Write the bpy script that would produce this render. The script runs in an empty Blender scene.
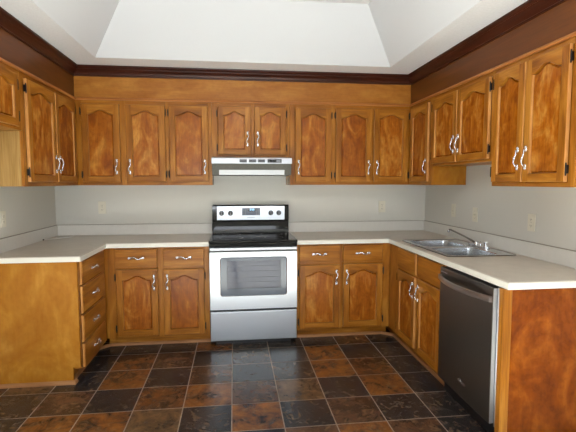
import bpy, bmesh, math, random
from mathutils import Vector, Matrix
SC = bpy.context.scene
COL = SC.collection
random.seed(7)

# ------------------------------------------------------------------ camera
FPX = 433.7
R_ = Vector((0.99237098, -0.12328283, -0.00108453))
U_ = Vector((0.01077601, 0.07797218, 0.9968973))
F_ = Vector((0.12281575, 0.98930364, -0.07870583))
cd = bpy.data.cameras.new('camera')
cam = bpy.data.objects.new('camera', cd)
COL.objects.link(cam)
m = Matrix.Identity(4)
for r in range(3):
    m[r][0] = R_[r]; m[r][1] = U_[r]; m[r][2] = -F_[r]
m.translation = Vector((-0.1622, -4.3765, 1.4268))
cam.matrix_world = m
cd.sensor_width = 36.0
cd.lens = FPX / 576 * 36
cd.clip_start = 0.05
SC.camera = cam

# ------------------------------------------------------------------ world, exposure, lights
W = bpy.data.worlds.new('world'); SC.world = W
W.use_nodes = True
W.node_tree.nodes['Background'].inputs[0].default_value = (0.80, 0.90, 1.0, 1)
W.node_tree.nodes['Background'].inputs[1].default_value = 1.0
SC.view_settings.view_transform = 'Standard'
SC.view_settings.look = 'None'
SC.view_settings.gamma = 1
SC.view_settings.exposure = 0.0

def area(name, loc, rot, sx, sy, power, col):
    l = bpy.data.lights.new(name, 'AREA'); l.shape = 'RECTANGLE'
    l.size = sx; l.size_y = sy; l.energy = power; l.color = col
    o = bpy.data.objects.new(name, l); COL.objects.link(o)
    o.location = loc; o.rotation_euler = rot
    return o
PI = math.pi
area('window_daylight', (-0.25, -6.42, 1.26), (PI/2, 0, 0), 2.2, 1.0, 62, (0.93, 0.98, 1.06))
sl = bpy.data.lights.new('sun', 'SUN'); sl.energy = 85; sl.angle = .02; sl.color = (0.95, 0.98, 1.0)
slo = bpy.data.objects.new('sun', sl); COL.objects.link(slo)
slo.rotation_euler = Vector((0.03, 0.91, -0.41)).to_track_quat('-Z', 'Y').to_euler()
pl = bpy.data.lights.new('tray_fill_light', 'POINT'); pl.energy = 12; pl.shadow_soft_size = 0.14; pl.color = (1.0, 0.99, 0.975)  # fill light of the added lamp, brightens the tray slopes
plo = bpy.data.objects.new('tray_fill_light', pl); COL.objects.link(plo); plo.location = (0, -2.95, 2.44)

# ------------------------------------------------------------------ materials
def lin(c):
    return tuple((x/255/12.92 if x/255 <= .04045 else ((x/255+.055)/1.055)**2.4) for x in c) + (1,)
def newmat(name):
    mt = bpy.data.materials.new(name); mt.use_nodes = True
    return mt, mt.node_tree.nodes, mt.node_tree.links, mt.node_tree.nodes['Principled BSDF']
def plain(name, rgb, rough=.5, metal=0.0, noise=0.0, nscale=40, bump=0.0, bscale=200, coat=0.0):
    mt, N, L, P = newmat(name)
    P.inputs['Base Color'].default_value = lin(rgb)
    P.inputs['Roughness'].default_value = rough
    P.inputs['Metallic'].default_value = metal
    P.inputs['Coat Weight'].default_value = coat
    tc = N.new('ShaderNodeTexCoord')
    if noise:
        nz = N.new('ShaderNodeTexNoise'); nz.inputs['Scale'].default_value = nscale; nz.inputs['Detail'].default_value = 4
        L.new(tc.outputs['Object'], nz.inputs['Vector'])
        rp = N.new('ShaderNodeValToRGB')
        a = [max(0, c*(1-noise)) for c in rgb]; b = [min(255, c*(1+noise)) for c in rgb]
        rp.color_ramp.elements[0].position = .3; rp.color_ramp.elements[0].color = lin(a)
        rp.color_ramp.elements[1].position = .7; rp.color_ramp.elements[1].color = lin(b)
        L.new(nz.outputs['Fac'], rp.inputs[0]); L.new(rp.outputs[0], P.inputs['Base Color'])
    if bump:
        nb = N.new('ShaderNodeTexNoise'); nb.inputs['Scale'].default_value = bscale; nb.inputs['Detail'].default_value = 3
        L.new(tc.outputs['Object'], nb.inputs['Vector'])
        bp = N.new('ShaderNodeBump'); bp.inputs['Strength'].default_value = bump; bp.inputs['Distance'].default_value = .004
        L.new(nb.outputs['Fac'], bp.inputs['Height']); L.new(bp.outputs[0], P.inputs['Normal'])
    return mt

def wood(name, dark, mid, light, stretch=(6, 6, .9), rough=.32, fig=1.0, contrast=1.0, spots=0.0, spread=(.30, .52, .74), tone=.0):
    """stained maple: broad flame figure plus fine grain running along the least-scaled axis"""
    mt, N, L, P = newmat(name)
    tc = N.new('ShaderNodeTexCoord'); oi = N.new('ShaderNodeObjectInfo')
    mul = N.new('ShaderNodeMath'); mul.operation = 'MULTIPLY'; mul.inputs[1].default_value = 37.0
    L.new(oi.outputs['Random'], mul.inputs[0])
    add = N.new('ShaderNodeVectorMath'); add.operation = 'ADD'
    L.new(tc.outputs['Object'], add.inputs[0]); L.new(mul.outputs[0], add.inputs[1])
    mp = N.new('ShaderNodeMapping'); mp.inputs['Scale'].default_value = stretch
    L.new(add.outputs[0], mp.inputs['Vector'])
    n1 = N.new('ShaderNodeTexNoise'); n1.inputs['Scale'].default_value = 1.25*fig; n1.inputs['Detail'].default_value = 5
    n1.inputs['Distortion'].default_value = 1.6; n1.inputs['Roughness'].default_value = .55
    L.new(mp.outputs[0], n1.inputs['Vector'])
    r1 = N.new('ShaderNodeValToRGB'); e = r1.color_ramp.elements
    e[0].position = spread[0]; e[0].color = lin(dark); e[1].position = spread[2]; e[1].color = lin(light)
    k = e.new(spread[1]); k.color = lin(mid)
    tn = N.new('ShaderNodeMath'); tn.operation = 'MULTIPLY_ADD'; tn.inputs[1].default_value = tone; tn.inputs[2].default_value = -tone/2
    L.new(oi.outputs['Random'], tn.inputs[0])
    ts = N.new('ShaderNodeMath'); ts.operation = 'ADD'; L.new(tn.outputs[0], ts.inputs[0]); L.new(n1.outputs['Fac'], ts.inputs[1])
    L.new(ts.outputs[0], r1.inputs[0])
    mp2 = N.new('ShaderNodeMapping'); mp2.inputs['Scale'].default_value = tuple(s*9 if s > 2 else s*2.5 for s in stretch)
    L.new(add.outputs[0], mp2.inputs['Vector'])
    n2 = N.new('ShaderNodeTexNoise'); n2.inputs['Scale'].default_value = 2.2; n2.inputs['Detail'].default_value = 6
    n2.inputs['Distortion'].default_value = .4
    L.new(mp2.outputs[0], n2.inputs['Vector'])
    r2 = N.new('ShaderNodeValToRGB'); g = r2.color_ramp.elements
    lo = 1 - .30*contrast
    g[0].position = .3; g[0].color = (lo, lo*.97, lo*.94, 1); g[1].position = .65; g[1].color = (1, 1, 1, 1)
    L.new(n2.outputs['Fac'], r2.inputs[0])
    mx = N.new('ShaderNodeMix'); mx.data_type = 'RGBA'; mx.blend_type = 'MULTIPLY'; mx.inputs[0].default_value = 1.0
    L.new(r1.outputs[0], mx.inputs[6]); L.new(r2.outputs[0], mx.inputs[7])
    out = mx.outputs[2]
    if spots:
        vn = N.new('ShaderNodeTexNoise'); vn.inputs['Scale'].default_value = 34; vn.inputs['Detail'].default_value = 3
        L.new(add.outputs[0], vn.inputs['Vector'])
        r3 = N.new('ShaderNodeValToRGB'); h = r3.color_ramp.elements
        h[0].position = .36; h[0].color = (1-spots, 1-spots*1.15, 1-spots*1.3, 1); h[1].position = .55; h[1].color = (1, 1, 1, 1)
        L.new(vn.outputs['Fac'], r3.inputs[0])
        mx2 = N.new('ShaderNodeMix'); mx2.data_type = 'RGBA'; mx2.blend_type = 'MULTIPLY'; mx2.inputs[0].default_value = 1.0
        L.new(out, mx2.inputs[6]); L.new(r3.outputs[0], mx2.inputs[7]); out = mx2.outputs[2]
    L.new(out, P.inputs['Base Color'])
    P.inputs['Roughness'].default_value = rough; P.inputs['Specular IOR Level'].default_value = .24
    bp = N.new('ShaderNodeBump'); bp.inputs['Strength'].default_value = .12; bp.inputs['Distance'].default_value = .002
    L.new(n2.outputs['Fac'], bp.inputs['Height']); L.new(bp.outputs[0], P.inputs['Normal'])
    return mt

DK, MD, LT = (128, 72, 14), (166, 104, 30), (194, 134, 56)
M = {}
M['wood_v'] = wood('stained_maple_upright', DK, MD, LT)
M['wood_h'] = wood('stained_maple_level', DK, MD, LT, stretch=(.9, 6, 6))
M['panel'] = wood('flame_maple_panel', (136, 68, 10), (166, 94, 22), (206, 142, 60), stretch=(4.4, 4.4, 1.9), fig=1.5, rough=.27, spots=.14, tone=.12)
M['side'] = wood('honey_veneer', (158, 98, 26), (172, 114, 36), (190, 134, 52), stretch=(2.6, 2.6, 1.8), fig=1.2, rough=.26, contrast=.25, spots=.06)
M['side_pale'] = wood('pale_veneer', (152, 116, 60), (166, 130, 74), (178, 142, 86), stretch=(10, 10, .9), rough=.4, contrast=.8)
M['burl'] = wood('speckled_end_veneer', (104, 44, 2), (130, 62, 3), (158, 86, 16), stretch=(2.6, 2.6, 1.8), fig=1.3, rough=.25, contrast=.5, spots=.16)
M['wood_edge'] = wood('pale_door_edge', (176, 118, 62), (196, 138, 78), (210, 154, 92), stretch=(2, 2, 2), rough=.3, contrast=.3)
M['soffit'] = wood('soffit_plywood', (150, 90, 26), (168, 108, 42), (184, 126, 56), stretch=(1.6, 3, 5), rough=.36, contrast=.5, spots=.08)
M['soffit_shaded'] = wood('soffit_shaded_plywood', (88, 48, 12), (102, 56, 16), (114, 64, 22), stretch=(3, .7, 5), rough=.38, contrast=.5)  # side soffits: their shade is put into this darker copy of the plywood
M['crown'] = wood('crown_red_mahogany', (48, 20, 11), (64, 27, 14), (78, 36, 20), stretch=(1, 1, 8), rough=.3, contrast=.7)
M['trim'] = wood('light_wood_moulding', (160, 98, 48), (180, 114, 58), (196, 132, 72), stretch=(1, 1, 6), rough=.35, contrast=.6)
M['steel'] = plain('brushed_stainless', (194, 199, 206), .34, .95)
M['steel_dark'] = plain('dark_smudged_stainless', (104, 98, 92), .30, .92)
for k_ in ('steel', 'steel_dark'):
    M[k_].node_tree.nodes['Principled BSDF'].inputs['Anisotropic'].default_value = .75
M['sinksteel'] = plain('satin_sink_steel', (206, 209, 213), .27, .95)
M['steel_mid'] = plain('smoky_stainless', (160, 152, 148), .3, .9)
M['chrome'] = plain('polished_chrome', (225, 227, 232), .14, 1.0)
M['pewter'] = plain('polished_pewter', (222, 222, 226), .24, .85)
M['black_metal'] = plain('blackened_metal', (38, 32, 28), .4, .6)
M['black_gloss'] = plain('black_glass', (7, 7, 9), .06)
M['black_plastic'] = plain('black_plastic', (22, 22, 24), .35)
M['glass_dark'] = plain('blue_grey_oven_glass', (84, 92, 106), .12)
M['cavity'] = plain('oven_interior_enamel', (112, 112, 122), .4)
M['wall'] = plain('painted_wall', (206, 204, 196), .6, bump=.12, bscale=240)
M['bounce_carpet'] = plain('pale_bounce_carpet', (226, 220, 208), .95, bump=.4, bscale=300)
M['splash'] = plain('laminate_splash', (212, 209, 202), .4, noise=.008, nscale=30)
M['counter'] = plain('beige_laminate', (190, 181, 168), .33, noise=.025, nscale=14)
M['splash_cap'] = plain('caulk_line', (150, 143, 130), .6)
M['edge'] = plain('pale_laminate_edge', (222, 219, 208), .4)
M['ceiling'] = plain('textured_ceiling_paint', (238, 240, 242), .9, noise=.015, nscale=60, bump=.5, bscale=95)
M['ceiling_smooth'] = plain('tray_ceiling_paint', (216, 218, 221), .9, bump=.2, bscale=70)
M['ivory'] = plain('ivory_plastic', (218, 213, 196), .4)
M['slot'] = plain('dark_slot', (70, 62, 52), .6)
M['hood_white'] = plain('satin_white_steel', (202, 205, 212), .35, .25)
M['hood_under'] = plain('grey_hood_filter', (86, 84, 76), .55, .2, noise=.12, nscale=150)
M['lens'] = plain('hood_lamp_lens', (208, 211, 216), .3)
M['white'] = plain('white_plastic', (232, 230, 224), .45)
M['legend'] = plain('grey_print', (120, 122, 128), .5)
M['quarter'] = wood('quarter_round_moulding', (146, 98, 60), (160, 112, 72), (176, 128, 88), stretch=(1, 1, 6), rough=.4, contrast=.4)
# emitting blue clock digits
mt, N, L, P = newmat('clock_digits'); P.inputs['Base Color'].default_value = (.05, .2, .5, 1)
P.inputs['Emission Color'].default_value = (.45, .8, 1, 1); P.inputs['Emission Strength'].default_value = 2.0
M['digits'] = mt
mt, N, L, P = newmat('fill_lamp_glass'); P.inputs['Emission Color'].default_value = (1, .97, .9, 1); P.inputs['Emission Strength'].default_value = 4.0
M['lamp'] = mt
# clear glass: mostly transparent, glossy at the surface
def clear(name, tint, refl):
    mt, N, L, P = newmat(name)
    tr = N.new('ShaderNodeBsdfTransparent'); tr.inputs[0].default_value = lin(tint)
    gl = N.new('ShaderNodeBsdfGlossy'); gl.inputs['Roughness'].default_value = .05
    mi = N.new('ShaderNodeMixShader'); mi.inputs[0].default_value = refl
    L.new(tr.outputs[0], mi.inputs[1]); L.new(gl.outputs[0], mi.inputs[2])
    L.new(mi.outputs[0], N['Material Output'].inputs['Surface'])
    return mt
M['clear'] = clear('clear_oven_glass', (205, 208, 218), .025)
M['pane'] = clear('window_pane', (250, 252, 252), .06)
M['acrylic'] = clear('clear_acrylic', (235, 235, 235), .4)
# slate-look floor tiles: colours held per tile
mt, N, L, P = newmat('slate_floor_tile')
ca = N.new('ShaderNodeAttribute'); ca.attribute_name = 'tone_a'
cb = N.new('ShaderNodeAttribute'); cb.attribute_name = 'tone_b'
of = N.new('ShaderNodeAttribute'); of.attribute_name = 'shift'
tc = N.new('ShaderNodeTexCoord')
va = N.new('ShaderNodeVectorMath'); va.operation = 'MULTIPLY_ADD'; va.inputs[1].default_value = (23, 17, 11)
L.new(of.outputs['Color'], va.inputs[0]); L.new(tc.outputs['Object'], va.inputs[2])
n1 = N.new('ShaderNodeTexNoise'); n1.inputs['Scale'].default_value = 7.5; n1.inputs['Detail'].default_value = 9; n1.inputs['Roughness'].default_value = .74; n1.inputs['Distortion'].default_value = .5
L.new(va.outputs[0], n1.inputs['Vector'])
mr = N.new('ShaderNodeMapRange'); mr.inputs[1].default_value = .36; mr.inputs[2].default_value = .62
L.new(n1.outputs['Fac'], mr.inputs[0])
mx = N.new('ShaderNodeMix'); mx.data_type = 'RGBA'
L.new(mr.outputs[0], mx.inputs[0]); L.new(ca.outputs['Color'], mx.inputs[6]); L.new(cb.outputs['Color'], mx.inputs[7])
n3 = N.new('ShaderNodeTexNoise'); n3.inputs['Scale'].default_value = 16; n3.inputs['Detail'].default_value = 6; n3.inputs['Distortion'].default_value = 1.5
L.new(va.outputs[0], n3.inputs['Vector'])
r3 = N.new('ShaderNodeValToRGB'); r3.color_ramp.elements[0].position = .54; r3.color_ramp.elements[0].color = (0, 0, 0, 1); r3.color_ramp.elements[1].position = .72; r3.color_ramp.elements[1].color = (.55, .55, .55, 1)
L.new(n3.outputs['Fac'], r3.inputs[0])
mx2 = N.new('ShaderNodeMix'); mx2.data_type = 'RGBA'; mx2.inputs[7].default_value = lin((132, 104, 74))
L.new(r3.outputs[0], mx2.inputs[0]); L.new(mx.outputs[2], mx2.inputs[6])
L.new(mx2.outputs[2], P.inputs['Base Color'])
P.inputs['Roughness'].default_value = .24
bp = N.new('ShaderNodeBump'); bp.inputs['Strength'].default_value = .35; bp.inputs['Distance'].default_value = .004
L.new(n1.outputs['Fac'], bp.inputs['Height']); L.new(bp.outputs[0], P.inputs['Normal'])
M['tile'] = mt
M['grout'] = plain('tan_grout', (140, 122, 108), .8, noise=.08, nscale=60)

# ------------------------------------------------------------------ mesh helpers
class MB:
    def __init__(s): s.v = []; s.f = []; s.m = []; s.mats = []; s.sm = []
    def mi(s, mat):
        if mat not in s.mats: s.mats.append(mat)
        return s.mats.index(mat)
    def add(s, vs, fs, mat, smooth=False):
        o = len(s.v); s.v += [tuple(v) for v in vs]
        i = s.mi(mat)
        for f in fs: s.f.append(tuple(o+k for k in f)); s.m.append(i); s.sm.append(smooth)
        return s
    def bm(s, b, mat, smooth=False):
        b.verts.ensure_lookup_table(); b.verts.index_update()
        s.add([v.co for v in b.verts], [[v.index for v in f.verts] for f in b.faces], mat, smooth); b.free(); return s
    def box(s, x0, x1, y0, y1, z0, z1, mat, bev=0.0):
        b = bmesh.new(); bmesh.ops.create_cube(b, size=1)
        for v in b.verts:
            v.co = Vector((x0 if v.co.x < 0 else x1, y0 if v.co.y < 0 else y1, z0 if v.co.z < 0 else z1))
        if bev: bmesh.ops.bevel(b, geom=list(b.edges), offset=bev, segments=2, affect='EDGES', profile=.6)
        return s.bm(b, mat)
    def cyl(s, c, axis, r0, r1, h, mat, n=20, smooth=True):
        """from c along axis ('x','y','z' or vector) length h; capped"""
        ax = {'x': Vector((1,0,0)), 'y': Vector((0,1,0)), 'z': Vector((0,0,1))}.get(axis, axis) if isinstance(axis, str) else Vector(axis).normalized()
        c = Vector(c); t = ax.orthogonal().normalized(); u = ax.cross(t)
        vs = []
        for k, r in ((0, r0), (h, r1)):
            for i in range(n):
                a = 2*PI*i/n; vs.append(c + ax*k + (t*math.cos(a)+u*math.sin(a))*r)
        s.add(vs, [(i, (i+1) % n, n+(i+1) % n, n+i) for i in range(n)], mat, smooth)
        s.add(vs[:n], [tuple(range(n-1, -1, -1))], mat); s.add(vs[n:], [tuple(range(n))], mat)
        return s
    def tube(s, pts, rad, mat, n=10, flat=1.0, up=None):
        pts = [Vector(p) for p in pts]; rads = rad if isinstance(rad, (list, tuple)) else [rad]*len(pts)
        vs = []
        for i, p in enumerate(pts):
            d = (pts[min(i+1, len(pts)-1)] - pts[max(i-1, 0)]).normalized()
            u = Vector(up) if up else (Vector((0,0,1)) if abs(d.z) < .9 else Vector((1,0,0)))
            a = d.cross(u).normalized(); b = a.cross(d)
            for k in range(n):
                t = 2*PI*k/n; vs.append(p + a*math.cos(t)*rads[i] + b*math.sin(t)*rads[i]*flat)
        fs = []
        for i in range(len(pts)-1):
            for k in range(n): fs.append((i*n+k, i*n+(k+1) % n, (i+1)*n+(k+1) % n, (i+1)*n+k))
        fs.append(tuple(range(n-1, -1, -1))); fs.append(tuple((len(pts)-1)*n+k for k in range(n)))
        return s.add(vs, fs, mat, True)
    def ball(s, c, r, mat, sc=(1, 1, 1)):
        b = bmesh.new(); bmesh.ops.create_uvsphere(b, u_segments=12, v_segments=8, radius=r)
        for v in b.verts: v.co = Vector(c) + Vector((v.co.x*sc[0], v.co.y*sc[1], v.co.z*sc[2]))
        return s.bm(b, mat, True)
    def prism(s, poly, axis, a0, a1, mat, bev=0.0):
        """poly of 2-D points extruded along axis; (y,z) for x, (x,z) for y, (x,y) for z"""
        def P(p, a): return {'x': (a, p[0], p[1]), 'y': (p[0], a, p[1]), 'z': (p[0], p[1], a)}[axis]
        b = bmesh.new(); lo = [b.verts.new(P(p, a0)) for p in poly]; hi = [b.verts.new(P(p, a1)) for p in poly]
        n = len(poly); b.faces.new(lo); b.faces.new(hi[::-1])
        for i in range(n): b.faces.new((lo[(i+1) % n], lo[i], hi[i], hi[(i+1) % n]))
        bmesh.ops.recalc_face_normals(b, faces=b.faces)
        if bev: bmesh.ops.bevel(b, geom=list(b.edges), offset=bev, segments=2, affect='EDGES')
        return s.bm(b, mat)
    def build(s, name, parent=None, loc=None):
        me = bpy.data.meshes.new(name); me.from_pydata(s.v, [], s.f)
        for mt in s.mats: me.materials.append(M[mt])
        me.polygons.foreach_set('material_index', s.m); me.polygons.foreach_set('use_smooth', s.sm)
        b = bmesh.new(); b.from_mesh(me); bmesh.ops.recalc_face_normals(b, faces=b.faces); b.to_mesh(me); b.free()
        o = bpy.data.objects.new(name, me); COL.objects.link(o)
        if parent: o.parent = parent
        if loc: o.location = loc
        return o
def cells(xs, ys, inc, z0, z1, bev=.004):
    """solid slab made of grid cells (coplanar, one watertight mesh)"""
    b = bmesh.new(); V = {}
    def g(i, j):
        if (i, j) not in V: V[(i, j)] = b.verts.new((xs[i], ys[j], z1))
        return V[(i, j)]
    for i in range(len(xs)-1):
        for j in range(len(ys)-1):
            if inc(i, j): b.faces.new((g(i, j), g(i+1, j), g(i+1, j+1), g(i, j+1)))
    top = list(b.faces)
    r = bmesh.ops.extrude_face_region(b, geom=top)
    for e in r['geom']:
        if isinstance(e, bmesh.types.BMVert): e.co.z = z0
    bmesh.ops.recalc_face_normals(b, faces=b.faces)
    if bev:
        ed = [e for e in b.edges if len(e.link_faces) == 2 and e.calc_face_angle() > .5 and min(v.co.z for v in e.verts) > z1-1e-4]
        bmesh.ops.bevel(b, geom=ed, offset=bev, segments=3, affect='EDGES')
    return b
def tag(o, label=None, cat=None, group=None, kind=None):
    if label: o['label'] = label
    if cat: o['category'] = cat
    if group: o['group'] = group
    if kind: o['kind'] = kind
    return o
def thing(name, label, cat, loc=(0, 0, 0), rz=0, group=None):
    o = bpy.data.objects.new(name, None); COL.objects.link(o); o.empty_display_size = .1
    o.location = loc; o.rotation_euler = (0, 0, rz)
    return tag(o, label, cat, group)
def struct(name, mb):
    return tag(mb.build(name), kind='structure')

# ------------------------------------------------------------------ room shell
XL, XR, YB, YR = -1.8555, 1.8458, 0.0, -6.5
ZC, ZT = 2.434, 2.834
# floor
T, GX, GY, G = .307, -.1908, -.7494, .0035
TONES = {'K': ((22, 24, 30), (46, 45, 47)), 'R': ((40, 31, 29), (138, 84, 38)), 'B': ((38, 30, 28), (92, 62, 44)),
         'G': ((34, 32, 34), (68, 60, 55)), 'M': ((46, 38, 33), (112, 84, 56)), 'D': ((34, 29, 29), (108, 66, 34))}
TMAP = {-1: {-5: 'K', -4: 'K', -3: 'K', -2: 'K', -1: 'D', 0: 'G', 1: 'G', 2: 'K', 3: 'D', 4: 'K'},
        0: {-5: 'G', -4: 'K', -3: 'D', -2: 'B', -1: 'K', 0: 'G', 1: 'K', 2: 'R', 3: 'K', 4: 'G'},
        1: {-6: 'B', -5: 'M', -4: 'K', -3: 'R', -2: 'K', -1: 'B', 0: 'K', 1: 'G', 2: 'R', 3: 'D', 4: 'G'},
        2: {-5: 'G', -4: 'B', -3: 'K', -2: 'D', -1: 'R', 0: 'B', 1: 'M', 2: 'K', 3: 'R', 4: 'K', 5: 'G'},
        3: {-5: 'G', -4: 'R', -3: 'R', -2: 'M', -1: 'K', 0: 'R', 1: 'K', 2: 'B', 3: 'K', 4: 'G', 5: 'K'},
        4: {-4: 'B', -3: 'G', -2: 'R', -1: 'B', 0: 'K', 1: 'B', 2: 'R', 3: 'B', 4: 'G', 5: 'B'}}
fl = MB(); ta = []; tb = []; sh = []
i0 = math.floor((XL-GX)/T); i1 = math.ceil((XR-GX)/T)
j0 = -4; j1 = math.ceil((GY-YR)/T)
for j in range(j0, j1):
    for i in range(i0, i1):
        x0 = max(GX+i*T+G, XL); x1 = min(GX+(i+1)*T-G, XR)
        ya = min(GY-j*T-G, YB); yb = max(GY-(j+1)*T+G, YR)
        if x1-x0 < .01 or ya-yb < .01: continue
        k = TMAP.get(j, {}).get(i) or random.choice('KKRBGMD')
        fl.add([(x0, yb, 0), (x1, yb, 0), (x1, ya, 0), (x0, ya, 0)], [(0, 1, 2, 3)], 'tile')
        f = random.uniform(.9, 1.12)
        a, b_ = TONES[k]
        ta.append([min(1, q*f) for q in lin(a)[:3]]+[1]); tb.append([min(1, q*f) for q in lin(b_)[:3]]+[1]); sh.append([random.random(), random.random(), random.random(), 1])
fl.add([(XL, YR, -.0015), (XR, YR, -.0015), (XR, YB, -.0015), (XL, YB, -.0015)], [(0, 1, 2, 3)], 'grout')
for q in (ta, tb, sh): q.append([.5, .5, .5, 1])
fo = struct('floor', fl)
for nm, vals in (('tone_a', ta), ('tone_b', tb), ('shift', sh)):
    at = fo.data.attributes.new(nm, 'FLOAT_COLOR', 'CORNER')
    for p in fo.data.polygons:
        for li in p.loop_indices: at.data[li].color = vals[p.index]
# pale carpet added out of view to bounce sunlight up to the ceiling
tag(MB().box(XL+.002, XR-.002, YR+.002, -2.45, .0005, .009, 'bounce_carpet').build('floor_bounce_carpet'), kind='structure')
# walls
HT = ZT + .05
struct('wall_back', MB().box(XL-.1, XR+.1, YB, YB+.1, -.05, HT, 'wall'))
struct('wall_left', MB().box(XL-.1, XL, YR, YB, -.05, HT, 'wall'))
struct('wall_right', MB().box(XR, XR+.1, YR, YB, -.05, HT, 'wall'))
wx0, wx1, wz0, wz1 = -1.4, .9, .72, 1.80
struct('wall_rear', MB().box(XL-.1, wx0, YR-.1, YR, -.05, HT, 'wall').box(wx1, XR+.1, YR-.1, YR, -.05, HT, 'wall')
       .box(wx0, wx1, YR-.1, YR, -.05, wz0, 'wall').box(wx0, wx1, YR-.1, YR, wz1, HT, 'wall'))
def window(name, axis, c, a0, a1, z0, z1, mull):
    mb = MB()
    def bx(p0, p1, q0, q1, mat, d=.05):
        if axis == 'y': mb.box(p0, p1, c-d, c, q0, q1, mat)
        else: mb.box(c-d, c, p0, p1, q0, q1, mat)
    w = .05
    bx(a0, a0+w, z0, z1, 'white'); bx(a1-w, a1, z0, z1, 'white'); bx(a0, a1, z0, z0+w, 'white'); bx(a0, a1, z1-w, z1, 'white')
    for k in mull: bx(k-.025, k+.025, z0, z1, 'white')
    o = struct(name, mb)
    g = MB()
    if axis == 'y': g.box(a0+w, a1-w, c-.03, c-.024, z0+w, z1-w, 'pane')
    else: g.box(c-.03, c-.024, a0+w, a1-w, z0+w, z1-w, 'pane')
    g.build('pane', o)
window('window_1', 'y', YR-.02, wx0, wx1, wz0, wz1, [-.25])
# ceiling with tray
tx0, tx1, ty1, ty0, A = -1.27, 1.22, -.60, -4.9, .307
c = MB()
for (x0, x1, y0, y1) in ((XL, XR, ty1, YB), (XL, XR, YR, ty0), (XL, tx0, ty0, ty1), (tx1, XR, ty0, ty1)):
    c.add([(x0, y0, ZC), (x1, y0, ZC), (x1, y1, ZC), (x0, y1, ZC)], [(0, 1, 2, 3)], 'ceiling')
lo = [(tx0, ty0, ZC), (tx1, ty0, ZC), (tx1, ty1, ZC), (tx0, ty1, ZC)]
hi = [(tx0+A, ty0+A, ZT), (tx1-A, ty0+A, ZT), (tx1-A, ty1-A, ZT), (tx0+A, ty1-A, ZT)]
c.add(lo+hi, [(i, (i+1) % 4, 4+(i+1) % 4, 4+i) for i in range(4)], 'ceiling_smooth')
c.add(hi, [(0, 1, 2, 3)], 'ceiling')
struct('ceiling', c)

# ------------------------------------------------------------------ soffit, crown, trim  (setting)
UXL, UXR, UY = -1.537, 1.528, -.32
SZ = 2.152; YE = -2.75
struct('trim_1', MB().box(UXL, UXR, UY, -.002, SZ, ZC-.001, 'soffit'))
struct('trim_2', MB().box(XL+.001, UXL, YE, -.002, SZ, ZC-.001, 'soffit_shaded'))
struct('trim_3', MB().box(UXR, XR-.001, YE, -.002, SZ, ZC-.001, 'soffit_shaded'))
def sweep(prof, mat, side=1):
    """profile (out, z) swept along the U of the three soffit faces with mitred corners"""
    mb = MB(); n = len(prof); vs = []
    for (o, z) in prof: vs.append((UXL+o, YE, z))
    for (o, z) in prof: vs.append((UXL+o, UY-o, z))
    for (o, z) in prof: vs.append((UXR-o, UY-o, z))
    for (o, z) in prof: vs.append((UXR-o, YE, z))
    fs = []
    for k in range(3):
        for i in range(n): fs.append((k*n+i, k*n+(i+1) % n, (k+1)*n+(i+1) % n, (k+1)*n+i))
    fs.append(tuple(range(n))); fs.append(tuple(3*n+i for i in range(n)))
    mb.add(vs, fs, mat); return mb
z = ZC
struct('trim_4', sweep([(.0005, z-.088), (.010, z-.088), (.012, z-.080), (.009, z-.076), (.011, z-.070), (.017, z-.058), (.026, z-.046), (.038, z-.036), (.040, z-.031), (.036, z-.028), (.042, z-.020), (.052, z-.013), (.054, z-.002), (.0005, z-.002)], 'crown'))
struct('trim_5', sweep([(.0005, SZ-.008), (.014, SZ-.008), (.017, SZ-.003), (.017, SZ+.004), (.011, SZ+.009), (.009, SZ+.014), (.0005, SZ+.016)], 'trim'))

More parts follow.
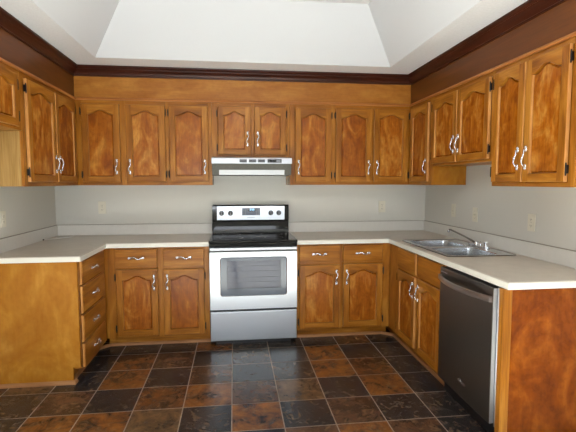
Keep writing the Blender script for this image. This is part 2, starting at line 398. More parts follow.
# ------------------------------------------------------------------ cabinets
def ogee(u):
    t = max(0, min(1, (abs(u)-.06)/.86)); return t*t*(3-2*t)*.93+.07*abs(u)
DT = .020          # door thickness
def make_door(par, x0, x1, z0, z1, hinge, handle_z, arch=True):
    """raised-panel door in the local frame of its cabinet; front towards -y"""
    mb = MB(); SWd, BR = .050, .046
    xa, xb, za = x0+SWd, x1-SWd, z0+BR
    sh_z, pk = z1-.088, z1-.050
    if z1-z0 < .5: sh_z, pk = z1-.078, z1-.045
    n = 20; yf, yb = -DT-.002, -.002
    e = .004
    arc = [(xb+(xa-xb)*i/n, pk-(pk-sh_z)*ogee(1-2*i/n)) for i in range(n+1)]      # right to left
    inner = [(xa, za), (xb, za)] + arc
    def q(pts, mat): mb.add(pts, [tuple(range(len(pts)))], mat)
    X0, X1, Z0, Z1 = x0+e, x1-e, z0+e, z1-e
    q([(X0, yf, Z0), (xa, yf, Z0), (xa, yf, Z1), (X0, yf, Z1)], 'wood_v')
    q([(xb, yf, Z0), (X1, yf, Z0), (X1, yf, Z1), (xb, yf, Z1)], 'wood_v')
    q([(xa, yf, Z0), (xb, yf, Z0), (xb, yf, za), (xa, yf, za)], 'wood_h')
    for i in range(n):
        a, b = arc[i], arc[i+1]
        q([(b[0], yf, b[1]), (a[0], yf, a[1]), (a[0], yf, Z1), (b[0], yf, Z1)], 'wood_h')
    # outer rounded edge, sides, back
    ring = [[(x0+d, y, z0+d), (x1-d, y, z0+d), (x1-d, y, z1-d), (x0+d, y, z1-d)] for d, y in ((e, yf), (e*.3, yf+e*.3), (0, yf+e), (0, yb))]
    for r in range(3):
        for i in range(4):
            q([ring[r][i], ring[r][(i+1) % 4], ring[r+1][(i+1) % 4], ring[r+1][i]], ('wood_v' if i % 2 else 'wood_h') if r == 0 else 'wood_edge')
    q(ring[3], 'wood_v')
    # inner lip
    m_ = len(inner); cx, cz = (xa+xb)/2, (za+sh_z)/2
    def inset(d): return [(p[0]+d*(1 if p[0] < cx-1e-6 else -1)*(min(1, abs(p[0]-cx)/.05)), p[1]+(d if p[1] < cz else -d)) for p in inner]
    L0, L1, L2 = inner, inset(.003), inset(.005)
    for A_, B_, y0, y1 in ((L0, L1, yf, yf+.004), (L1, L2, yf+.004, yf+.0190)):
        for i in range(m_):
            j = (i+1) % m_
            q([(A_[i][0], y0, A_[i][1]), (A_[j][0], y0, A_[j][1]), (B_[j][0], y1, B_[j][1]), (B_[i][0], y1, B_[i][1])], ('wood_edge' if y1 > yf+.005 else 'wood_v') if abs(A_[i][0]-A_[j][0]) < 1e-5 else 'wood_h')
    d = mb.build('door', par)
    # raised panel
    pb = MB(); P0, P1, P2 = inset(.0052), inset(.0105), inset(.0130)
    ya, yc = yf+.0190, yf+.0090
    for A_, B_, y0, y1 in ((P0, P1, ya, ya), (P1, P2, ya, yc)):
        for i in range(m_):
            j = (i+1) % m_
            pb.add([(A_[i][0], y0, A_[i][1]), (A_[j][0], y0, A_[j][1]), (B_[j][0], y1, B_[j][1]), (B_[i][0], y1, B_[i][1])], [(0, 1, 2, 3)], 'panel')
    pb.add([(p[0], yc, p[1]) for p in P2], [tuple(range(m_))], 'panel')
    pb.build('door_panel', d)
    # pull
    hx = x1-.030 if hinge == 'L' else x0+.030
    HV.copy_to(d, (hx, yf, handle_z))
    # hinges on the face frame side
    for hz in (z0+.065, z1-.065):
        if hinge == 'L': HG.copy_to(d, (x0-.007, yf+.010, hz))
        else: HG.copy_to(d, (x1+.007, yf+.010, hz))
    return d
class Proto:
    def __init__(s, name, mb):
        s.name = name; s.o = mb.build(name); COL.objects.unlink(s.o)
    def copy_to(s, par, loc, ry=0):
        c_ = s.o.copy(); c_.name = s.name; COL.objects.link(c_); c_.parent = par; c_.location = loc; c_.rotation_euler = (0, ry, 0); return c_
def pull_mb():
    """ornate bow pull, vertical, fixed to a surface at y = 0"""
    mb = MB()
    for s in (1, -1):
        # leaf-shaped foot
        mb.ball((0, -.003, s*.050), .011, 'pewter', (.9, .5, 1.45))
        mb.ball((.005, -.005, s*.060), .0062, 'pewter', (.8, .6, 1.1))
        mb.ball((-.005, -.005, s*.060), .0062, 'pewter', (.8, .6, 1.1))
        mb.ball((0, -.003, s*.0665), .0035, 'pewter', (.8, .6, 1.2))
        mb.cyl((0, 0, s*.045), 'y', .0045, .0045, -.018, 'pewter', 10)
    pts = []; rr = []
    for i in range(21):
        t = -1+i/10
        pts.append((.0085*math.sin(PI*t), -.015-.009*(1-t*t), .046*t)); rr.append(.0036+.003*math.exp(-(t*4)**2)+.001*abs(t))
    mb.tube(pts, rr, 'pewter', 10, up=(0, 1, 0))
    mb.ball((0, -.0250, 0), .0078, 'pewter', (1, .8, 1.2))
    return mb
HV = Proto('handle', pull_mb())
hg = MB(); hg.cyl((0, -.006, -.024), 'z', .0045, .0045, .048, 'black_metal', 10).box(-.007, .003, -.003, .008, -.022, .022, 'black_metal')
hg.ball((0, -.006, .028), .0042, 'black_metal', (1, 1, 1.5)).ball((0, -.006, -.028), .0042, 'black_metal', (1, 1, 1.5))
HG = Proto('hinge', hg)

def cabinet(name, label, cat, loc, rz, Wd, D, H, cols, rails, doors, drawers=(), toe=0.0, stretch_side='side', group=None, toe_cut=.075, hollow=False):
    """cols: x-openings of the face frame; rails: z bands of the frame; all local"""
    t = thing(name, label, cat, loc, rz, group or ('base cabinets under the counters' if toe else 'wall cabinets under the wooden soffit'))
    zb = toe
    if hollow:
        cb_ = MB().box(.0008, .018, .0195, D, zb, H, stretch_side).box(Wd-.018, Wd-.0008, .0195, D, zb, H, stretch_side)
        cb_.box(.0181, Wd-.0181, .0195, D, zb, zb+.018, stretch_side).box(.0181, Wd-.0181, D-.008, D, zb+.0181, H, stretch_side)
    else: cb_ = MB().box(.0008, Wd-.0008, .0195, D, zb, H, stretch_side)
    if toe: cb_.box(.0008, Wd-.0008, toe_cut, D, 0.0, zb, 'wood_h')
    cb_.build('carcass', t)
    ff = MB()
    gp = .0035
    items = [(d[0], d[1], d[2], d[3]) for d in doors] + list(drawers)
    colx = []
    for it in sorted(items):
        for c_ in colx:
            if it[0] < c_[1]-.02 and it[1] > c_[0]+.02:
                c_[0] = min(c_[0], it[0]); c_[1] = max(c_[1], it[1]); c_[2].append(it); break
        else: colx.append([it[0], it[1], [it]])
    x_ = .0008
    for c0, c1, its in colx:
        ff.box(x_, c0-gp, 0, .0193, zb, H, 'wood_v', .0008)
        z_ = zb
        for it in sorted(its, key=lambda q: q[2]):
            ff.box(c0-gp, c1+gp, .0003, .019, z_, it[2]-gp, 'wood_h'); z_ = it[3]+gp
        ff.box(c0-gp, c1+gp, .0003, .019, z_, H, 'wood_h')
        x_ = c1+gp
    ff.box(x_, Wd-.0008, 0, .0193, zb, H, 'wood_v', .0008)
    ff.build('face_frame', t)
    for d in doors: make_door(t, *d)
    for (x0, x1, z0, z1) in drawers:
        dr = MB()
        w = .013
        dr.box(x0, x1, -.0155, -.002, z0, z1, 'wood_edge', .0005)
        # bevelled front field
        b = bmesh.new(); bmesh.ops.create_cube(b, size=1)
        for v in b.verts: v.co = Vector((x0 if v.co.x < 0 else x1, -.020 if v.co.y < 0 else -.0155, z0 if v.co.z < 0 else z1))
        ed = [e for e in b.edges if all(v.co.y < -.019 for v in e.verts)]
        bmesh.ops.bevel(b, geom=ed, offset=.004, segments=3, affect='EDGES')
        dr.bm(b, 'wood_h')
        do = dr.build('drawer', t)
        HV.copy_to(do, ((x0+x1)/2, -.020, (z0+z1)/2), PI/2) if (x0, z0) not in FALSE else None
    return t
FALSE = set()
ZU = 1.397; HU = 2.150-ZU
top_rail = (2.095-ZU, HU)
# --- wall cabinets on the back wall
def U(z): return z-ZU
hz = U(1.562)
cabinet('kitchen_cabinet', 'three-door wall cabinet on the back wall between the left corner and the range hood', 'cabinet', (UXL, UY, ZU), 0, 1.179, .316, HU,
        [(.064, .364), (.439, .754), (.812, 1.135)], [(0, .04), top_rail],
        [(.054, .374, U(1.427), U(2.11), 'L', hz), (.427, .766, U(1.430), U(2.108), 'R', hz), (.802, 1.145, U(1.432), U(2.107), 'L', hz)])
ZH = 1.655
cabinet('kitchen_cabinet', 'short two-door wall cabinet right above the range hood', 'cabinet', (-.358, UY, ZH), 0, .716, .316, 2.150-ZH,
        [(.066, .344), (.398, .666)], [(0, .03), (2.095-ZH, 2.15-ZH)],
        [(.056, .354, 1.675-ZH, 2.11-ZH, 'L', 1.818-ZH), (.388, .678, 1.675-ZH, 2.112-ZH, 'R', 1.818-ZH)])
cabinet('kitchen_cabinet', 'three-door wall cabinet on the back wall between the range hood and the right corner', 'cabinet', (.358, UY, ZU), 0, 1.170, .316, HU,
        [(.062, .381), (.45, .775), (.82, 1.137)], [(0, .04), top_rail],
        [(.052, .391, U(1.424), U(2.108), 'R', hz), (.438, .785, U(1.424), U(2.112), 'L', hz), (.808, 1.147, U(1.424), U(2.115), 'R', hz)])
# --- left wall
tl = cabinet('kitchen_cabinet', 'tall two-door wall cabinet on the left wall, next to the left corner', 'cabinet', (UXL, -1.300, ZU), PI/2, 1.298, .316, HU,
        [(.055, .487), (.525, .920)], [(0, .04), top_rail],
        [(.042, .499, U(1.427), U(2.11), 'L', hz), (.513, .932, U(1.427), U(2.11), 'R', hz)], stretch_side='side_pale')
ZF = 1.762
cabinet('kitchen_cabinet', 'short wall cabinet high on the left wall at the left edge, over the refrigerator space', 'cabinet', (UXL, -2.215, ZF), PI/2, .913, .316, 2.150-ZF,
        [(.05, .43), (.47, .825)], [(0, .025), (2.095-ZF, 2.15-ZF)],
        [(.04, .44, 1.782-ZF, 2.11-ZF, 'L', 1.85-ZF), (.455, .835, 1.782-ZF, 2.11-ZF, 'R', 1.85-ZF)], stretch_side='wood_v')
# --- right wall
RZ = -PI/2
cabinet('kitchen_cabinet', 'narrow one-door wall cabinet on the right wall, next to the right corner', 'cabinet', (UXR, -.002, ZU), RZ, .803, .316, HU,
        [(.38, .735)], [(0, .04), top_rail], [(.37, .752, U(1.427), U(2.11), 'L', hz)], stretch_side='side')
ZS = 1.560
cabinet('kitchen_cabinet', 'short two-door wall cabinet on the right wall above the sink', 'cabinet', (UXR, -.806, ZS), RZ, .882, .316, 2.150-ZS,
        [(.034, .42), (.453, .838)], [(0, .03), (2.095-ZS, 2.15-ZS)],
        [(.022, .432, 1.578-ZS, 2.112-ZS, 'L', 1.712-ZS), (.442, .850, 1.578-ZS, 2.112-ZS, 'R', 1.712-ZS)], stretch_side='wood_v')
cabinet('kitchen_cabinet', 'tall two-door wall cabinet on the right wall at the right edge, above the dishwasher', 'cabinet', (UXR, -1.689, ZU), RZ, .703, .316, HU,
        [(.034, .308), (.343, .645)], [(0, .04), top_rail],
        [(.022, .320, U(1.424), U(2.115), 'L', hz), (.331, .657, U(1.424), U(2.115), 'R', hz)], stretch_side='side')

# --- base cabinets
HB = .874; BY = -.600
BR_ = [(.092, .118), (.672, .710), (.850, HB)]
bh = .572
cabinet('base_cabinet', 'base cabinet with two drawers over two doors to the left of the range', 'cabinet', (-1.2545, BY, 0), 0, .872, .598, HB,
        [(.105, .425), (.497, .817)], BR_,
        [(.094, .436, .112, .686, 'L', bh), (.486, .828, .110, .682, 'R', bh)],
        [(.094, .434, .708, .860), (.486, .828, .708, .856)], toe=.092)
cabinet('base_cabinet', 'base cabinet with two drawers over two doors between the range and the right corner', 'cabinet', (.3825, BY, 0), 0, .862, .598, HB,
        [(.034, .377), (.435, .778)], BR_,
        [(.023, .388, .108, .684, 'L', bh), (.424, .789, .112, .688, 'R', bh)],
        [(.023, .388, .708, .860), (.420, .785, .708, .862)], toe=.092)
bl = cabinet('base_cabinet', 'base cabinet with a stack of four drawers and a broad honey end panel', 'cabinet', (-1.2555, -1.2180, 0), PI/2, 1.216, .598, HB,
        [(.04, .55)], [(.092, .10), (.265, .293), (.480, .502), (.675, .705), (.862, HB)], [],
        [(.028, .553, .698, .866), (.028, .553, .492, .686), (.028, .553, .284, .476), (.028, .553, .100, .270)], toe=.1)
# end panel with toe notch, local axes of the left run (x along +Y, y towards the wall)
ep = MB().prism([(.0, HB), (.0, .118), (.05, .118), (.05, 0), (.599, 0), (.599, HB)], 'x', -.0185, 0.0, 'side', .001)
ep.build('end_panel', bl)
FALSE.update({(.83, .700), (1.235, .700)})
sb = cabinet('base_cabinet', 'base cabinet with two plain false fronts and two doors under the sink', 'cabinet', (1.2455, -.002, 0), RZ, 1.649, .598, HB,
        [(.84, 1.18), (1.245, 1.605)], [(.092, .118), (.66, .71), (.855, HB)],
        [(.83, 1.192, .112, .676, 'L', bh), (1.235, 1.617, .108, .682, 'R', bh)],
        [(.83, 1.192, .700, .864), (1.235, 1.617, .700, .864)], toe=.092, toe_cut=.055, hollow=True)
# end of the right run beside the dishwasher
e_ = thing('end_panel', 'speckled orange-brown end panel closing the right counter beside the dishwasher', 'cabinet panel', (1.2, -2.335, 0), 0)
MB().box(.058, .645, 0, .018, 0, HB, 'burl', .001).build('panel', e_)
MB().box(.009, .057, -.004, .034, 0, HB, 'wood_v', .0025).build('edge_stile', e_)

# quarter-round shoe mouldings along the toe kicks
def shoe(name, pts, flip):
    mb = MB(); prof = [(0, 0), (.019, 0)] + [(.019*math.cos(a), .024*math.sin(a)) for a in (.4, .8, 1.2, PI/2)]
    P_ = [Vector((p[0], p[1], 0)) for p in pts]; n = len(prof); vs = []
    for i, p in enumerate(P_):
        d0 = (P_[i]-P_[i-1]).normalized() if i else (P_[1]-P_[0]).normalized()
        d1 = (P_[i+1]-P_[i]).normalized() if i < len(P_)-1 else d0
        n0 = Vector((d0.y, -d0.x, 0))*flip; n1 = Vector((d1.y, -d1.x, 0))*flip
        nn = (n0+n1); nn = nn/(nn.dot(n0))
        for o, z_ in prof: vs.append(p+nn*o+Vector((0, 0, z_+.0005)))
    fs = [(k*n+i, k*n+(i+1) % n, (k+1)*n+(i+1) % n, (k+1)*n+i) for k in range(len(P_)-1) for i in range(n)]
    fs += [tuple(range(n)), tuple((len(P_)-1)*n+i for i in range(n))]
    mb.add(vs, fs, 'quarter'); struct(name, mb)
shoe('trim_6', [(XL+.002, -1.2375), (-1.303, -1.2375), (-1.303, -1.2185), (-1.3295, -1.2185), (-1.3295, -.60), (-1.24, -.524), (-.384, -.524)], 1)
shoe('trim_7', [(.384, -.524), (1.20, -.524), (1.299, -.60), (1.299, -1.65)], 1)

# ------------------------------------------------------------------ countertops
CZ0, CZ1 = .8755, .914
ct = thing('countertop', 'beige laminate countertop left of the range, wrapping into the left corner', 'countertop', (XL, -.002, CZ0))
xs = [.0015, .6305, -.3835-XL]; ys = [-1.250, -.633, 0]
MB().bm(cells(xs, ys, lambda i, j: not (i == 1 and j == 0), 0, CZ1-CZ0), 'counter').build('slab', ct)
MB().box(.0015, .6285, -1.2520, -1.2501, .0005, CZ1-CZ0-.004, 'edge').box(.6306, .6325, -1.2505, -.633, .0005, CZ1-CZ0-.004, 'edge').box(.6306, -.3835-XL, -.6350, -.6331, .0005, CZ1-CZ0-.004, 'edge').build('edge_band', ct)
MB().box(.0015, -.3835-XL, -.019, 0, CZ1-CZ0+.0003, .1385, 'splash', .002).box(.0015, .0205, -1.250, -.0192, CZ1-CZ0+.0003, .1385, 'splash', .002).box(.0015, -.3835-XL, -.0150, 0, .1386, .1425, 'splash_cap').box(.0015, .0160, -1.250, -.0151, .1386, .1425, 'splash_cap').build('backsplash', ct)
cr = thing('countertop', 'beige laminate countertop right of the range, running past the sink to the right edge', 'countertop', (.3835, -.002, CZ0))
SX0, SX1, SY0, SY1 = 1.275, 1.79, -1.62, -.78
xs = [0, 1.220-.3835, SX0+.02-.3835, SX1-.02-.3835, XR-.0015-.3835]; ys = [-2.355, SY0+.02+.002, SY1-.02+.002, -.633, 0]
MB().bm(cells(xs, ys, lambda i, j: not ((i == 0 and j < 3) or (i == 2 and j == 1)), 0, CZ1-CZ0), 'counter').build('slab', cr)
MB().box(.0, .8345, -.6350, -.6331, .0005, CZ1-CZ0-.004, 'edge').box(.8346, .8364, -2.3565, -.633, .0005, CZ1-CZ0-.004, 'edge').box(.8346, XR-.0015-.3835, -2.3570, -2.3551, .0005, CZ1-CZ0-.004, 'edge').build('edge_band', cr)
XW = XR-.0015-.3835
MB().box(0, XW, -.019, 0, CZ1-CZ0+.0003, .1385, 'splash', .002).box(XW-.019, XW, -2.353, -.0192, CZ1-CZ0+.0003, .1385, 'splash', .002).box(0, XW, -.0150, 0, .1386, .1425, 'splash_cap').box(XW-.015, XW, -2.353, -.0151, .1386, .1425, 'splash_cap').build('backsplash', cr)
# thin white strip lying on the left counter
st = MB().tube([(-1.826, -.352, .919), (-1.77, -.28, .919), (-1.70, -.19, .919), (-1.655, -.136, .919)], [.007, .010, .012, .011], 'white', 8, flat=.28, up=(0, 0, 1))
st.ball((-1.828, -.360, .921), .0068, 'slot')
o = st.build('caulk_strip'); tag(o, 'thin white strip with a dark tip lying in the corner of the left counter', 'strip')

# ------------------------------------------------------------------ sink and faucet
sk = thing('kitchen_sink', 'stainless double-bowl drop-in sink set in the right counter', 'sink', (SX0, SY0, CZ1+.0006))
W_, L_ = SX1-SX0, SY1-SY0
def rr(x0, x1, y0, y1, r, n=6):
    out = []
    for cx, cy, a in ((x1-r, y0+r, -PI/2), (x1-r, y1-r, 0), (x0+r, y1-r, PI/2), (x0+r, y0+r, PI)):
        for i in range(n+1): t = a+PI/2*i/n; out.append((cx+r*math.cos(t), cy+r*math.sin(t)))
    return out
bowls = [(.045, .405, .035, .398), (.045, .405, .440, .805)]
# deck: grid quads around the bowls then bowl rims
dk = MB(); n_ = 28
def deck_cell(x0, x1, y0, y1, hole=None):
    zt = .004
    if not hole:
        dk.add([(x0, y0, zt), (x1, y0, zt), (x1, y1, zt), (x0, y1, zt)], [(0, 1, 2, 3)], 'sinksteel'); return
    h = rr(*hole, .06); cx, cy = (hole[0]+hole[1])/2, (hole[2]+hole[3])/2
    out = []
    for (x, y) in h:
        dx, dy = x-cx, y-cy
        s_ = min(((x1-cx)/dx if dx > 1e-6 else (x0-cx)/dx if dx < -1e-6 else 9), ((y1-cy)/dy if dy > 1e-6 else (y0-cy)/dy if dy < -1e-6 else 9))
        out.append((cx+dx*s_, cy+dy*s_))
    N_ = len(h)
    for i in range(N_):
        j = (i+1) % N_
        dk.add([(h[i][0], h[i][1], zt), (h[j][0], h[j][1], zt), (out[j][0], out[j][1], zt), (out[i][0], out[i][1], zt)], [(0, 1, 2, 3)], 'sinksteel')
        # corner fill
        if abs(out[i][0]-out[j][0]) > 1e-6 and abs(out[i][1]-out[j][1]) > 1e-6:
            cxn = x1 if (out[i][0] > cx) else x0; cyn = y1 if (out[i][1] > cy) else y0
            dk.add([(out[i][0], out[i][1], zt), (out[j][0], out[j][1], zt), (cxn, cyn, zt)], [(0, 1, 2)], 'sinksteel')
deck_cell(0.006, .425, .006, .419, bowls[0]); deck_cell(0.006, .425, .419, L_-.006, bowls[1]); deck_cell(.425, W_-.006, .006, L_-.006)
# raised rim lip all round
ro, ri, rm = rr(0, W_, 0, L_, .03), rr(.008, W_-.008, .008, L_-.008, .024), rr(.003, W_-.003, .003, L_-.003, .027)
for A_, B_, za_, zb_ in ((ro, rm, 0, .006), (rm, ri, .006, .0042)):
    for i in range(len(A_)):
        j = (i+1) % len(A_)
        dk.add([(A_[i][0], A_[i][1], za_), (A_[j][0], A_[j][1], za_), (B_[j][0], B_[j][1], zb_), (B_[i][0], B_[i][1], zb_)], [(0, 1, 2, 3)], 'steel_dark', True)
dk.build('deck', sk)
for (x0, x1, y0, y1) in bowls:
    bb = MB(); loops = []
    for d, zz, r in ((0, .004, .06), (.003, .0, .058), (.008, -.10, .055), (.014, -.145, .05), (.03, -.165, .045), (.06, -.170, .04)):
        loops.append([(p[0], p[1], zz) for p in rr(x0+d, x1-d, y0+d, y1-d, r)])
    for k in range(len(loops)-1):
        A_, B_ = loops[k], loops[k+1]
        for i in range(len(A_)):
            j = (i+1) % len(A_)
            bb.add([A_[i], A_[j], B_[j], B_[i]], [(0, 1, 2, 3)], 'sinksteel', True)
    bb.add(loops[-1], [tuple(range(len(loops[-1])))], 'sinksteel')
    bo = bb.build('bowl', sk)
    cx, cy = (x0+x1)/2, (y0+y1)/2
    MB().cyl((cx, cy, -.1695), 'z', .042, .040, .003, 'chrome', 24).cyl((cx, cy, -.167), 'z', .028, .028, .002, 'slot', 20).build('drain', bo)
fc = thing('faucet', 'chrome faucet with a long thin slanting spout behind the sink bowls', 'faucet', (1.738, -1.215, CZ1+.0058))
b = MB(); pts = rr(-.026, .026, -.125, .125, .025)
b.prism(pts, 'z', 0, .014, 'chrome', .003)
b.build('base_plate', fc)
MB().cyl((0, .03, .0142), 'z', .022, .019, .014, 'chrome', 24).ball((0, .03, .029), .018, 'chrome', (1, 1, .6)).build('body', fc)
sp = MB(); P0, P1 = Vector((-.010, .045, .028)), Vector((-.150, .170, .116))
pts = [P0+(P1-P0)*t + Vector((0, 0, .004*math.sin(PI*t))) for t in [i/10 for i in range(11)]] + [P1+Vector((-.006, .006, .0)), P1+Vector((-.010, .010, -.012))]
sp.tube(pts, [.0085]*3+[.0068]*8+[.0085, .0095], 'steel_dark', 14).ball(pts[-1], .011, 'chrome').build('spout', fc)
hn = MB(); hn.cyl((0, -.02, .0142), 'z', .012, .010, .016, 'chrome', 14)
hn.tube([(0, -.02, .034), (-.02, -.04, .036), (-.03, -.075, .034), (-.032, -.09, .032)], [.009, .008, .0085, .006], 'chrome', 12).build('handle', fc)
MB().cyl((0, -.095, .0142), 'z', .017, .014, .012, 'chrome', 18).cyl((0, -.095, .0264), 'z', .013, .018, .018, 'chrome', 18).ball((0, -.095, .0455), .016, 'white', (1, 1, .4)).build('side_knob', fc)

# ------------------------------------------------------------------ range
rg = thing('range', 'stainless freestanding electric range with black glass cooktop', 'stove', (0, -.03, 0))
def ry(y): return y+.03
MB().box(-.376, .376, ry(-.640), ry(-.034), .03, .905, 'black_plastic', .002).box(-.33, .33, ry(-.60), ry(-.06), .0, .0295, 'black_plastic').build('body', rg)
MB().box(-.379, .379, ry(-.692), ry(-.098), .9055, .927, 'black_gloss', .005).box(-.3755, .3755, ry(-.690), ry(-.641), .878, .905, 'black_gloss', .003).build('cooktop', rg)
for k, (x, y, r_) in enumerate(((-.19, -.50, .105), (.19, -.50, .085), (-.19, -.25, .085), (.19, -.25, .105))):
    b = MB(); vs = []
    for rad in (r_, r_-.003):
        for i in range(40): vs.append((x+rad*math.cos(2*PI*i/40), ry(y)+rad*math.sin(2*PI*i/40), .9273))
    b.add(vs, [(i, (i+1) % 40, 40+(i+1) % 40, 40+i) for i in range(40)], 'legend').build('burner_ring', rg)
# oven door: slab with rectangular window opening
door = MB()
dz0, dz1, wx, wz0_, wz1_ = .328, .828, .285, .447, .782
yd0, yd1 = ry(-.682), ry(-.642)
def rrz(x0, x1, z0, z1, r): return rr(x0, x1, z0, z1, r, 5)
outer = rrz(-.3745, .3745, dz0, dz1, .004); inner = rrz(-wx, wx, wz0_, wz1_, .022)
def ringf(mb, A_, B_, ya, yb_, mat, smooth=False):
    for i in range(len(A_)):
        j = (i+1) % len(A_)
        mb.add([(A_[i][0], ya, A_[i][1]), (A_[j][0], ya, A_[j][1]), (B_[j][0], yb_, B_[j][1]), (B_[i][0], yb_, B_[i][1])], [(0, 1, 2, 3)], mat, smooth)
ringf(door, outer, inner, yd0, yd0, 'steel')
ringf(door, outer, outer, yd0, yd1, 'steel'); ringf(door, inner, inner, yd0, yd0+.012, 'steel')
door.add([(p[0], yd1, p[1]) for p in outer], [tuple(range(len(outer)))], 'black_plastic')
dob = door.build('oven_door', rg)
lip = MB(); l0 = rrz(-wx-.003, wx+.003, wz0_-.003, wz1_+.003, .025); l1 = rrz(-wx+.003, wx-.003, wz0_+.003, wz1_-.003, .019)
ringf(lip, l0, inner, yd0-.0002, yd0-.0022, 'chrome', True); ringf(lip, inner, l1, yd0-.0022, yd0+.002, 'chrome', True)
lip.build('window_bezel', dob)
gl = MB(); g0 = rrz(-wx+.001, wx-.001, wz0_+.001, wz1_-.001, .021); g1 = rrz(-wx+.055, wx-.052, wz0_+.062, wz1_-.032, .006)
ringf(gl, g0, g1, yd0+.004, yd0+.004, 'glass_dark'); gl.build('window_frame', dob)
ig = MB().add([(p[0], yd0+.0045, p[1]) for p in g1], [tuple(range(len(g1)))], 'clear'); ig.build('inner_glass', dob)
cv = MB().box(-wx+.05, wx-.047, yd0+.030, yd0+.031, wz0_+.058, wz1_-.028, 'cavity')
for zz in (.56, .60, .655, .70): cv.box(-wx+.056, wx-.053, yd0+.022, yd0+.026, zz, zz+.0025, 'cavity')
cv.build('oven_rack', dob)
MB().box(-.374, .374, ry(-.676), ry(-.643), .8285, .876, 'black_plastic').build('vent_strip', dob)
hd = MB().box(-.370, .370, ry(-.728), ry(-.706), .846, .872, 'steel', .006)
for s in (-1, 1): hd.box(s*.345-.012, s*.345+.012, ry(-.708), ry(-.677), .848, .870, 'steel', .003)
hd.build('handle', dob)
MB().box(-.3745, .3745, ry(-.678), ry(-.642), .052, .308, 'steel', .005).build('storage_drawer', rg)
bg = MB(); bg.prism([(ry(-.095), .9275), (ry(-.034), .9275), (ry(-.034), 1.200), (ry(-.085), 1.200), (ry(-.097), 1.188), (ry(-.097), 1.050), (ry(-.085), 1.035), (ry(-.085), .955)], 'x', -.376, .376, 'black_gloss', .003)
bgo = bg.build('backguard', rg)
cp = MB().box(-.331, .334, ry(-.101), ry(-.0972), 1.052, 1.188, 'steel', .0015).build('control_panel', bgo)
for x in (-.286, -.199, .197, .276):
    k = MB().cyl((x, ry(-.1012), 1.120), 'y', .025, .024, -.004, 'black_plastic', 24).cyl((x, ry(-.1052), 1.120), 'y', .0205, .018, -.020, 'black_plastic', 24)
    k.box(x-.004, x+.004, ry(-.1305), ry(-.1255), 1.102, 1.138, 'legend', .001)
    k.build('knob', bgo)
ds = MB().box(-.086, .090, ry(-.1032), ry(-.1014), 1.098, 1.170, 'glass_dark', .001).box(-.030, .045, ry(-.1037), ry(-.1033), 1.138, 1.167, 'black_gloss')
for i in range(5):
    for sx in (-.074, -.056, .056, .074): ds.box(sx-.006, sx+.006, ry(-.1037), ry(-.1033), 1.103+i*.013, 1.108+i*.013, 'legend')
dso = ds.build('display', bgo)
# seven-segment time
SEG = {'0': 'abcdef', '1': 'bc', '2': 'abged', '4': 'fgbc', '5': 'afgcd'}
def seg(mb, ch, x, z, w, h, t, y):
    R = {'a': (x, x+w, z+h-t, z+h), 'd': (x, x+w, z, z+t), 'g': (x, x+w, z+h/2-t/2, z+h/2+t/2), 'f': (x, x+t, z+h/2, z+h), 'e': (x, x+t, z, z+h/2), 'b': (x+w-t, x+w, z+h/2, z+h), 'c': (x+w-t, x+w, z, z+h/2)}
    for s in SEG[ch]: a = R[s]; mb.box(a[0], a[1], y-.0004, y, a[2], a[3], 'digits')
dg = MB()
for i, ch in enumerate('1220'): seg(dg, ch, -.016+i*.0125+(.003 if i > 1 else 0), 1.146, .009, .016, .0024, ry(-.1037))
dg.build('clock_digits', dso)
# small grey maker's mark under the display
mk = MB()
for i in range(8): mk.box(-.034+i*.009, -.029+i*.009, ry(-.1016), ry(-.1011), 1.072, 1.080, 'legend')
mk.build('maker_mark', bgo)

# ------------------------------------------------------------------ range hood
hd_ = thing('range_hood', 'white under-cabinet range hood with black switches above the range', 'range hood', (0, 0, 1.480))
def hz_(z): return z-1.480
MB().prism([(-.500, hz_(1.588)), (-.500, hz_(1.634)), (-.494, hz_(1.638)), (-.322, hz_(1.6535)), (-.004, hz_(1.6535)), (-.004, hz_(1.5885)), (-.46, hz_(1.5885))], 'x', -.355, .355, 'hood_white', .0015).build('shell', hd_)
MB().prism([(-.470, hz_(1.588)), (-.448, hz_(1.486)), (-.004, hz_(1.486)), (-.004, hz_(1.588))], 'x', -.354, .354, 'hood_under', .001).build('lower_housing', hd_)
MB().prism([(-.4655, hz_(1.533)), (-.4560, hz_(1.489)), (-.445, hz_(1.489)), (-.4545, hz_(1.533))], 'x', -.292, .292, 'lens', .001).build('lamp_lens', hd_)
for x0, x1 in ((-.112, -.046), (-.030, .036), (.050, .114)):
    s_ = MB().box(x0, x1, -.5018, -.5002, hz_(1.598), hz_(1.626), 'legend', .0008)
    for i in range(4): s_.box(x0+.004, x1-.004, -.5028, -.5019, hz_(1.6005)+i*.0062, hz_(1.6045)+i*.0062, 'black_plastic')
    s_.build('vent_slots', hd_)
sw = MB().box(.136, .262, -.5020, -.5002, hz_(1.596), hz_(1.628), 'black_plastic', .001).build('switch_plate', hd_)
for x in (.155, .185): MB().box(x, x+.022, -.5060, -.5021, hz_(1.604), hz_(1.620), 'black_gloss', .001).build('switch', sw)
MB().box(.216, .252, -.5028, -.5021, hz_(1.602), hz_(1.622), 'legend').build('rating_label', sw)

# ------------------------------------------------------------------ dishwasher
dw = thing('dishwasher', 'dark stainless dishwasher with a bowed bar handle under the right counter', 'dishwasher', (1.199, -1.656, 0), RZ)
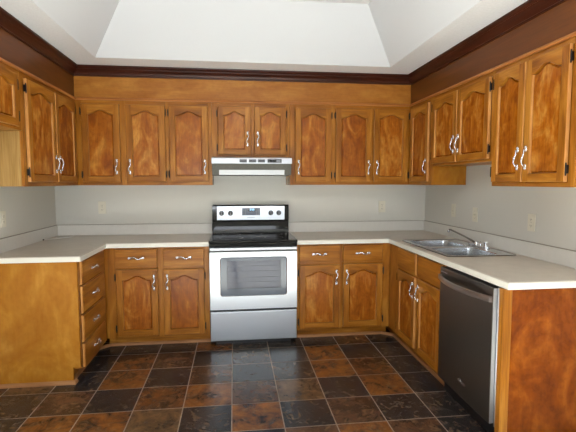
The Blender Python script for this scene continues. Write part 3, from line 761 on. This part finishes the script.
# local: x towards the camera along the run, -y out into the room
WD = .610
MB().box(.006, WD+.020, .045, .60, .085, .868, 'black_plastic').box(.02, WD+.01, .10, .5, 0, .0848, 'black_plastic').build('tub', dw)
MB().box(.010, WD-.004, .0, .040, .112, .862, 'steel_dark', .004).build('door', dw)
MB().box(WD-.0035, WD-.0015, .002, .040, .114, .860, 'steel').build('door_edge', dw)
MB().box(WD+.004, WD+.0235, .022, .043, .10, .868, 'steel_mid', .001).build('side_trim', dw)
MB().box(.012, WD-.006, .050, .070, .012, .084, 'black_plastic').build('kick_plate', dw)
hb = MB(); pts = []; n = 24
for i in range(n+1):
    t = -1+2*i/n; pts.append((WD/2+.003+t*.284, -.012-.050*(1-t*t), .800))
vs = []
for i, p in enumerate(pts):
    d = (Vector(pts[min(i+1, n)])-Vector(pts[max(i-1, 0)])).normalized(); nn = Vector((d.y, -d.x, 0))
    if nn.y > 0: nn = -nn
    for (o_, zz) in ((-.006, -.016), (.004, -.016), (.007, -.008), (.007, .008), (.004, .016), (-.006, .016)):
        vs.append(Vector(p)+nn*o_+Vector((0, 0, zz)))
fs = [(k*6+i, k*6+(i+1) % 6, (k+1)*6+(i+1) % 6, (k+1)*6+i) for k in range(n) for i in range(6)] + [tuple(range(6)), tuple(n*6+i for i in range(6))]
hb.add(vs, fs, 'steel_mid', False)
for s in (-1, 1): hb.box(WD/2+.003+s*.282-.012, WD/2+.003+s*.282+.012, -.018, -.0002, .784, .816, 'steel_mid', .002)
hb.build('handle', dw)
mk = MB()
for i in range(5): mk.box(.026+i*.017, .037+i*.017, -.0008, -.0001, .832, .838, 'steel')
mk.build('indicator_marks', dw)
mk = MB()
for i in range(20):
    a0, a1 = 2*PI*i/20, 2*PI*(i+1)/20
    c0 = [(.315+r*1.0*math.cos(a), -.0006, .208+r*.36*math.sin(a)) for a in (a0, a1) for r in (.042, .037)]
    mk.add(c0, [(0, 2, 3, 1)], 'pewter')
for i in range(9): mk.box(.286+i*.0068, .2905+i*.0068, -.0009, -.0001, .204, .2105+(.004 if i in (0, 1, 5, 7) else 0), 'pewter')
mk.build('maker_mark', dw)

# ------------------------------------------------------------------ outlets and switches
def plate(name, label, cat, x, y, z_, rz, kind):
    t = thing(name, label, cat, (x, y, z_), rz, 'ivory outlets on the kitchen walls' if kind == 'outlet' else 'ivory switches on the right wall')
    MB().box(-.036, .036, -.007, -.0005, -.0595, .0595, 'ivory', .002).build('cover_plate', t)
    if kind == 'outlet':
        for s in (1, -1):
            f = MB(); p_ = [(.0165*math.cos(2*PI*i/24), s*.021+max(-.0125, min(.0125, .0165*math.sin(2*PI*i/24)))) for i in range(24)]
            f.prism(p_, 'y', -.0090, -.0072, 'ivory')
            for dx in (-.0065, .0065): f.box(dx-.0012, dx+.0012, -.0094, -.0089, s*.021-.003, s*.021+.006, 'slot')
            f.cyl((0, -.0089, s*.021-.008), 'y', .0022, .0022, -.0005, 'slot', 10)
            f.build('socket', t)
        MB().cyl((0, -.0071, 0), 'y', .0032, .0028, -.0015, 'pewter', 12).build('screw', t)
    else:
        MB().box(-.0055, .0055, -.0085, -.0071, -.0125, .0125, 'ivory').build('switch_slot', t)
        MB().prism([(-.0086, -.006), (-.0200, .003), (-.0200, .009), (-.0086, .007)], 'x', -.004, .004, 'ivory', .0006).build('toggle', t)
        for s in (1, -1): MB().cyl((0, -.0071, s*.030), 'y', .003, .0026, -.0015, 'pewter', 10).build('screw', t)
plate('power_outlet', 'ivory duplex outlet on the back wall left of the range', 'outlet', -1.428, 0, 1.18, 0, 'outlet')
plate('power_outlet', 'ivory duplex outlet on the back wall right of the range', 'outlet', 1.371, 0, 1.167, 0, 'outlet')
plate('power_outlet', 'ivory duplex outlet on the left wall above the left counter', 'outlet', XL, -.962, 1.155, PI/2, 'outlet')
plate('light_switch', 'ivory toggle switch plate on the right wall nearest the right corner, behind the sink', 'switch', XR, -.610, 1.162, RZ, 'switch')
plate('light_switch', 'ivory toggle switch plate on the right wall above the faucet', 'switch', XR, -.970, 1.150, RZ, 'switch')
plate('power_outlet', 'ivory duplex outlet on the right wall above the open counter near the right edge', 'outlet', XR, -1.668, 1.148, RZ, 'outlet')

# ------------------------------------------------------------------ unseen fill lamp added in the tray to brighten its slopes
lp = thing('ceiling_fill_lamp', 'added unseen white bowl fill lamp hanging from the tray ceiling above the kitchen', 'lamp', (0, -2.95, 2.833))
MB().cyl((0, 0, 0), 'z', .07, .06, -.02, 'white', 24).build('canopy', lp)
MB().cyl((0, 0, -.0205), 'z', .008, .008, -.17, 'pewter', 12).build('stem', lp)
bw = MB(); prev = None
for k in range(7):
    a = k/6*PI/2; r_, zz = .20*math.cos(a)+.01, -.195-.06*math.sin(a)
    ring_ = [(r_*math.cos(2*PI*i/32), r_*math.sin(2*PI*i/32), zz+.0) for i in range(32)]
    if prev:
        for i in range(32): bw.add([prev[i], prev[(i+1) % 32], ring_[(i+1) % 32], ring_[i]], [(0, 1, 2, 3)], 'lamp', True)
    prev = ring_
bw.build('glass_bowl', lp)
